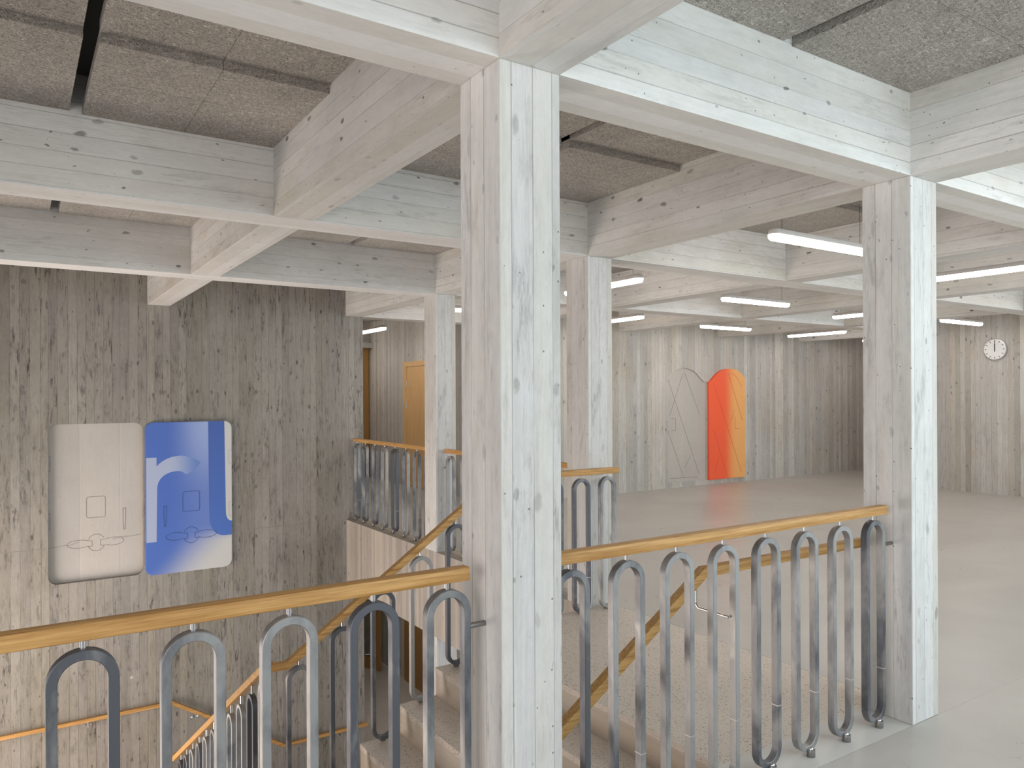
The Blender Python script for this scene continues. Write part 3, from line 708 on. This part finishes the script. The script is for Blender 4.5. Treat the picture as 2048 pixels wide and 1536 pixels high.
# ------------------------------------------------------------------ clock on the right wall
ck = empty('wall_clock', (XR-0.02, 5.75, 2.27)); setp(ck, 'round white wall clock with black marks showing twelve o\'clock', 'clock')
CXY = (XR, 5.75, 2.27)
at(MB().cyl((XR-0.0005, 5.75, 2.27), (XR-0.045, 5.75, 2.27), 0.165, 48).build('case', simple('clock_case', (0.55, 0.55, 0.55), 0.3, 0.6), bevel=0.004, smooth=True), ck)
at(MB().cyl((XR-0.044, 5.75, 2.27), (XR-0.047, 5.75, 2.27), 0.156, 48).build('dial', M['white']), ck)
mk = MB()
for k in range(12):
    a = math.radians(30*k); r0, r1 = 0.118, 0.145; w_ = 0.0045
    c, s_ = math.cos(a), math.sin(a)
    P = lambda r, t: (5.75+r*s_+t*c, 2.27+r*c-t*s_)
    q = [P(r0, -w_), P(r0, w_), P(r1, w_), P(r1, -w_)]
    mk.add([(XR-0.0475, a_, b_) for a_, b_ in q]+[(XR-0.0482, a_, b_) for a_, b_ in q], [(0,1,2,3), (4,5,6,7), (0,1,5,4), (1,2,6,5), (2,3,7,6), (3,0,4,7)])
at(mk.build('hour_marks', M['black']), ck)
at(MB().box(XR-0.050, XR-0.049, 5.75-0.007, 5.75+0.007, 2.27-0.035, 2.27+0.085).build('hour_hand', M['black']), ck)
at(MB().box(XR-0.053, XR-0.052, 5.75-0.0045, 5.75+0.0045, 2.27-0.035, 2.27+0.14).build('minute_hand', M['black']), ck)

# ------------------------------------------------------------------ hanging tube lamps
def lamp(cx, cy, axis, label, zc=2.655, L=1.15):
    e = empty('pendant_lamp', (cx, cy, zc-0.04)); setp(e, label, 'lamp', 'hanging tube lamps in the hall ceiling')
    def solid(zlist):
        n = 10; vs = []; fs_ = []; rings = []
        for (z, r) in zlist:
            ring = []
            hl = L/2-0.045
            for i in range(n+1):
                a = -math.pi/2+math.pi*i/n; ring.append((hl+r*math.cos(a), r*math.sin(a), z))
            for i in range(n+1):
                a = math.pi/2+math.pi*i/n; ring.append((-hl+r*math.cos(a), r*math.sin(a), z))
            rings.append(ring)
        k = len(rings[0])
        for r_ in rings: vs += r_
        for j in range(len(rings)-1): fs_ += [(j*k+i, j*k+(i+1)%k, (j+1)*k+(i+1)%k, (j+1)*k+i) for i in range(k)]
        fs_ += [tuple(range(k-1, -1, -1)), tuple((len(rings)-1)*k+i for i in range(k))]
        if axis == 1: vs = [(-y_, x_, z_) for x_, y_, z_ in vs]
        return MB().add([(cx+a, cy+b_, zc+c) for a, b_, c in vs], fs_)
    dif = solid([(-0.040, 0.020), (-0.038, 0.030), (-0.031, 0.038), (-0.020, 0.043), (-0.002, 0.044)])
    at(dif.build('diffuser', M['opal'], smooth=True), e)
    hs = solid([(-0.002, 0.0445), (0.020, 0.043), (0.033, 0.036), (0.038, 0.022)])
    at(hs.build('housing', M['lampbody'], smooth=True), e)
    wr = MB()
    for s_ in (-1, 1):
        dx, dy = ((L/2-0.12)*s_, 0) if axis == 0 else (0, (L/2-0.12)*s_)
        wr.cyl((cx+dx, cy+dy, zc+0.036), (cx+dx, cy+dy, 2.99), 0.0016, 6)
    at(wr.build('suspension_wire', M['black']), e)
LX = {1: 4.82, 2: 7.13, 3: 9.447, 4: 11.76}; LY = {0: 0.877, 1: 3.301, 2: 5.741, 3: 8.195}
PL = {(1, 1): 'largest hanging tube lamp, left of the right column', (2, 1): 'long hanging tube lamp right of the right column, cut by the picture edge', (3, 1): 'hanging tube lamp out of view above the right side of the hall', (4, 1): 'hanging tube lamp out of view near the clock wall',
      (1, 2): 'hanging tube lamp passing behind the column behind the stairs', (2, 2): 'hanging tube lamp in the middle of the hall, on two visible wires', (3, 2): 'small hanging tube lamp just left of the right column, partly hidden by it', (4, 2): 'small hanging tube lamp just above and left of the clock',
      (1, 3): 'hanging tube lamp glimpsed between the slender far column and the nearest column', (2, 3): 'lower hanging tube lamp emerging right of the column behind the stairs', (3, 3): 'hanging tube lamp above the grey arched relief', (4, 3): 'hanging tube lamp above and right of the orange arched panel'}
for (i, j), lb in PL.items():
    lamp(LX[i], LY[j], (i+j) % 2, lb)
for i in (1, 3): lamp(LX[i], LY[0], 1, 'hanging tube lamp above the near floor outside the picture, bay %s' % ('beside the stairs' if i == 1 else 'farther right'))
lamp(14.1, 8.2, 1, 'added tube lamp lighting the far corner behind the last cross beam, out of view')  # invented lamp, hidden by the beam, lifts the dark corner wall
lamp(4.83, 13.3, 1, 'added tube lamp deep in the far passage, out of view behind the wall end', 2.655)  # extra unseen lamp, put in to brighten the passage walls
lamp(4.83, 11.55, 1, 'hanging tube lamp in the far passage, cut off by the wall end', 2.655)

# ------------------------------------------------------------------ doors
dr = empty('oak_door', (5.8, 11.7, 0)); setp(dr, 'pale oak door with two hinges in the far passage behind the slender column', 'door')
FX = 5.8195
at(MB().box(FX-0.02, FX, 12.26, 12.385, 0.0, 2.185).box(FX-0.02, FX, 11.1, 12.26, 2.10, 2.185).box(FX-0.02, FX, 11.0, 11.12, 0.0, 2.10).build('door_frame', M['oakdoor']), dr)
at(MB().box(FX-0.012, FX, 11.125, 12.252, 0.012, 2.092).build('door_leaf', M['oakdoor']), dr)
for z in (1.80, 1.42): at(MB().cyl((FX-0.022, 12.256, z-0.05), (FX-0.022, 12.256, z+0.05), 0.010, 10).build('hinge', M['chrome'], smooth=True), dr)
setp(MB().box(4.5, 5.80, 13.95, 13.995, 0.0, 2.52).build('wood_panelling', M['oakdark']), 'tall dark oak panelling closing the end of the far passage', 'panelling')
setp(MB().box(3.79, 5.815, 13.80, 13.94, 2.52, 2.62).build('trim_6', M['smooth']), kind='structure')
setp(MB().box(5.795, 5.8195, 10.9, 12.375, LZ, -1.15).build('oak_door', M['oakdark']), 'flat ochre oak door of the lower storey beneath the slab edge', 'door')
gd = empty('glazed_door', (5.6, 13.0, LZ)); setp(gd, 'oak-framed glass door ajar on the lower storey past the wall end', 'door')
GH = Vector((5.612, 13.0)); GD = (Vector((5.30, 13.77))-GH).normalized(); GN = Vector((-GD.y, GD.x))
def slab2(mb, a, b_, z0, z1, t=0.045):
    p = [GH+GD*a-GN*t/2, GH+GD*b_-GN*t/2, GH+GD*b_+GN*t/2, GH+GD*a+GN*t/2]
    return mb.add([(q.x, q.y, z0) for q in p]+[(q.x, q.y, z1) for q in p], [(0,3,2,1),(4,5,6,7),(0,1,5,4),(1,2,6,5),(2,3,7,6),(3,0,4,7)])
mb = MB(); slab2(mb, 0, 0.13, LZ+0.01, -1.2); slab2(mb, 0.82, 0.95, LZ+0.01, -1.2); slab2(mb, 0.13, 0.82, LZ+0.01, LZ+0.22); slab2(mb, 0.13, 0.82, -1.35, -1.2)
at(mb.build('door_frame', M['oakdark']), gd)
mb = MB(); slab2(mb, 0.13, 0.82, LZ+0.22, -1.35, 0.01)
glass, nt_, b_ = newmat('door_glass'); b_.inputs['Transmission Weight'].default_value = 1; b_.inputs['Roughness'].default_value = 0.02; b_.inputs['Base Color'].default_value = (0.8, 0.85, 0.8, 1)
at(mb.build('pane', glass), gd)
# lower storey lighting: two tube lamps under the lower ceiling
for y in (6.0, 11.0):
    e = empty('ceiling_lamp', (4.7, y, -0.70)); setp(e, 'tube lamp under the lower ceiling, %s' % ('near the well' if y < 8 else 'in the lower passage'), 'lamp')
    at(MB().box(4.66, 4.74, y-0.6, y+0.6, -0.71, -0.66).build('diffuser', M['opal'], bevel=0.01), e)
    at(MB().box(4.67, 4.73, y-0.58, y+0.58, -0.66, -0.62).build('housing', M['lampbody']), e)
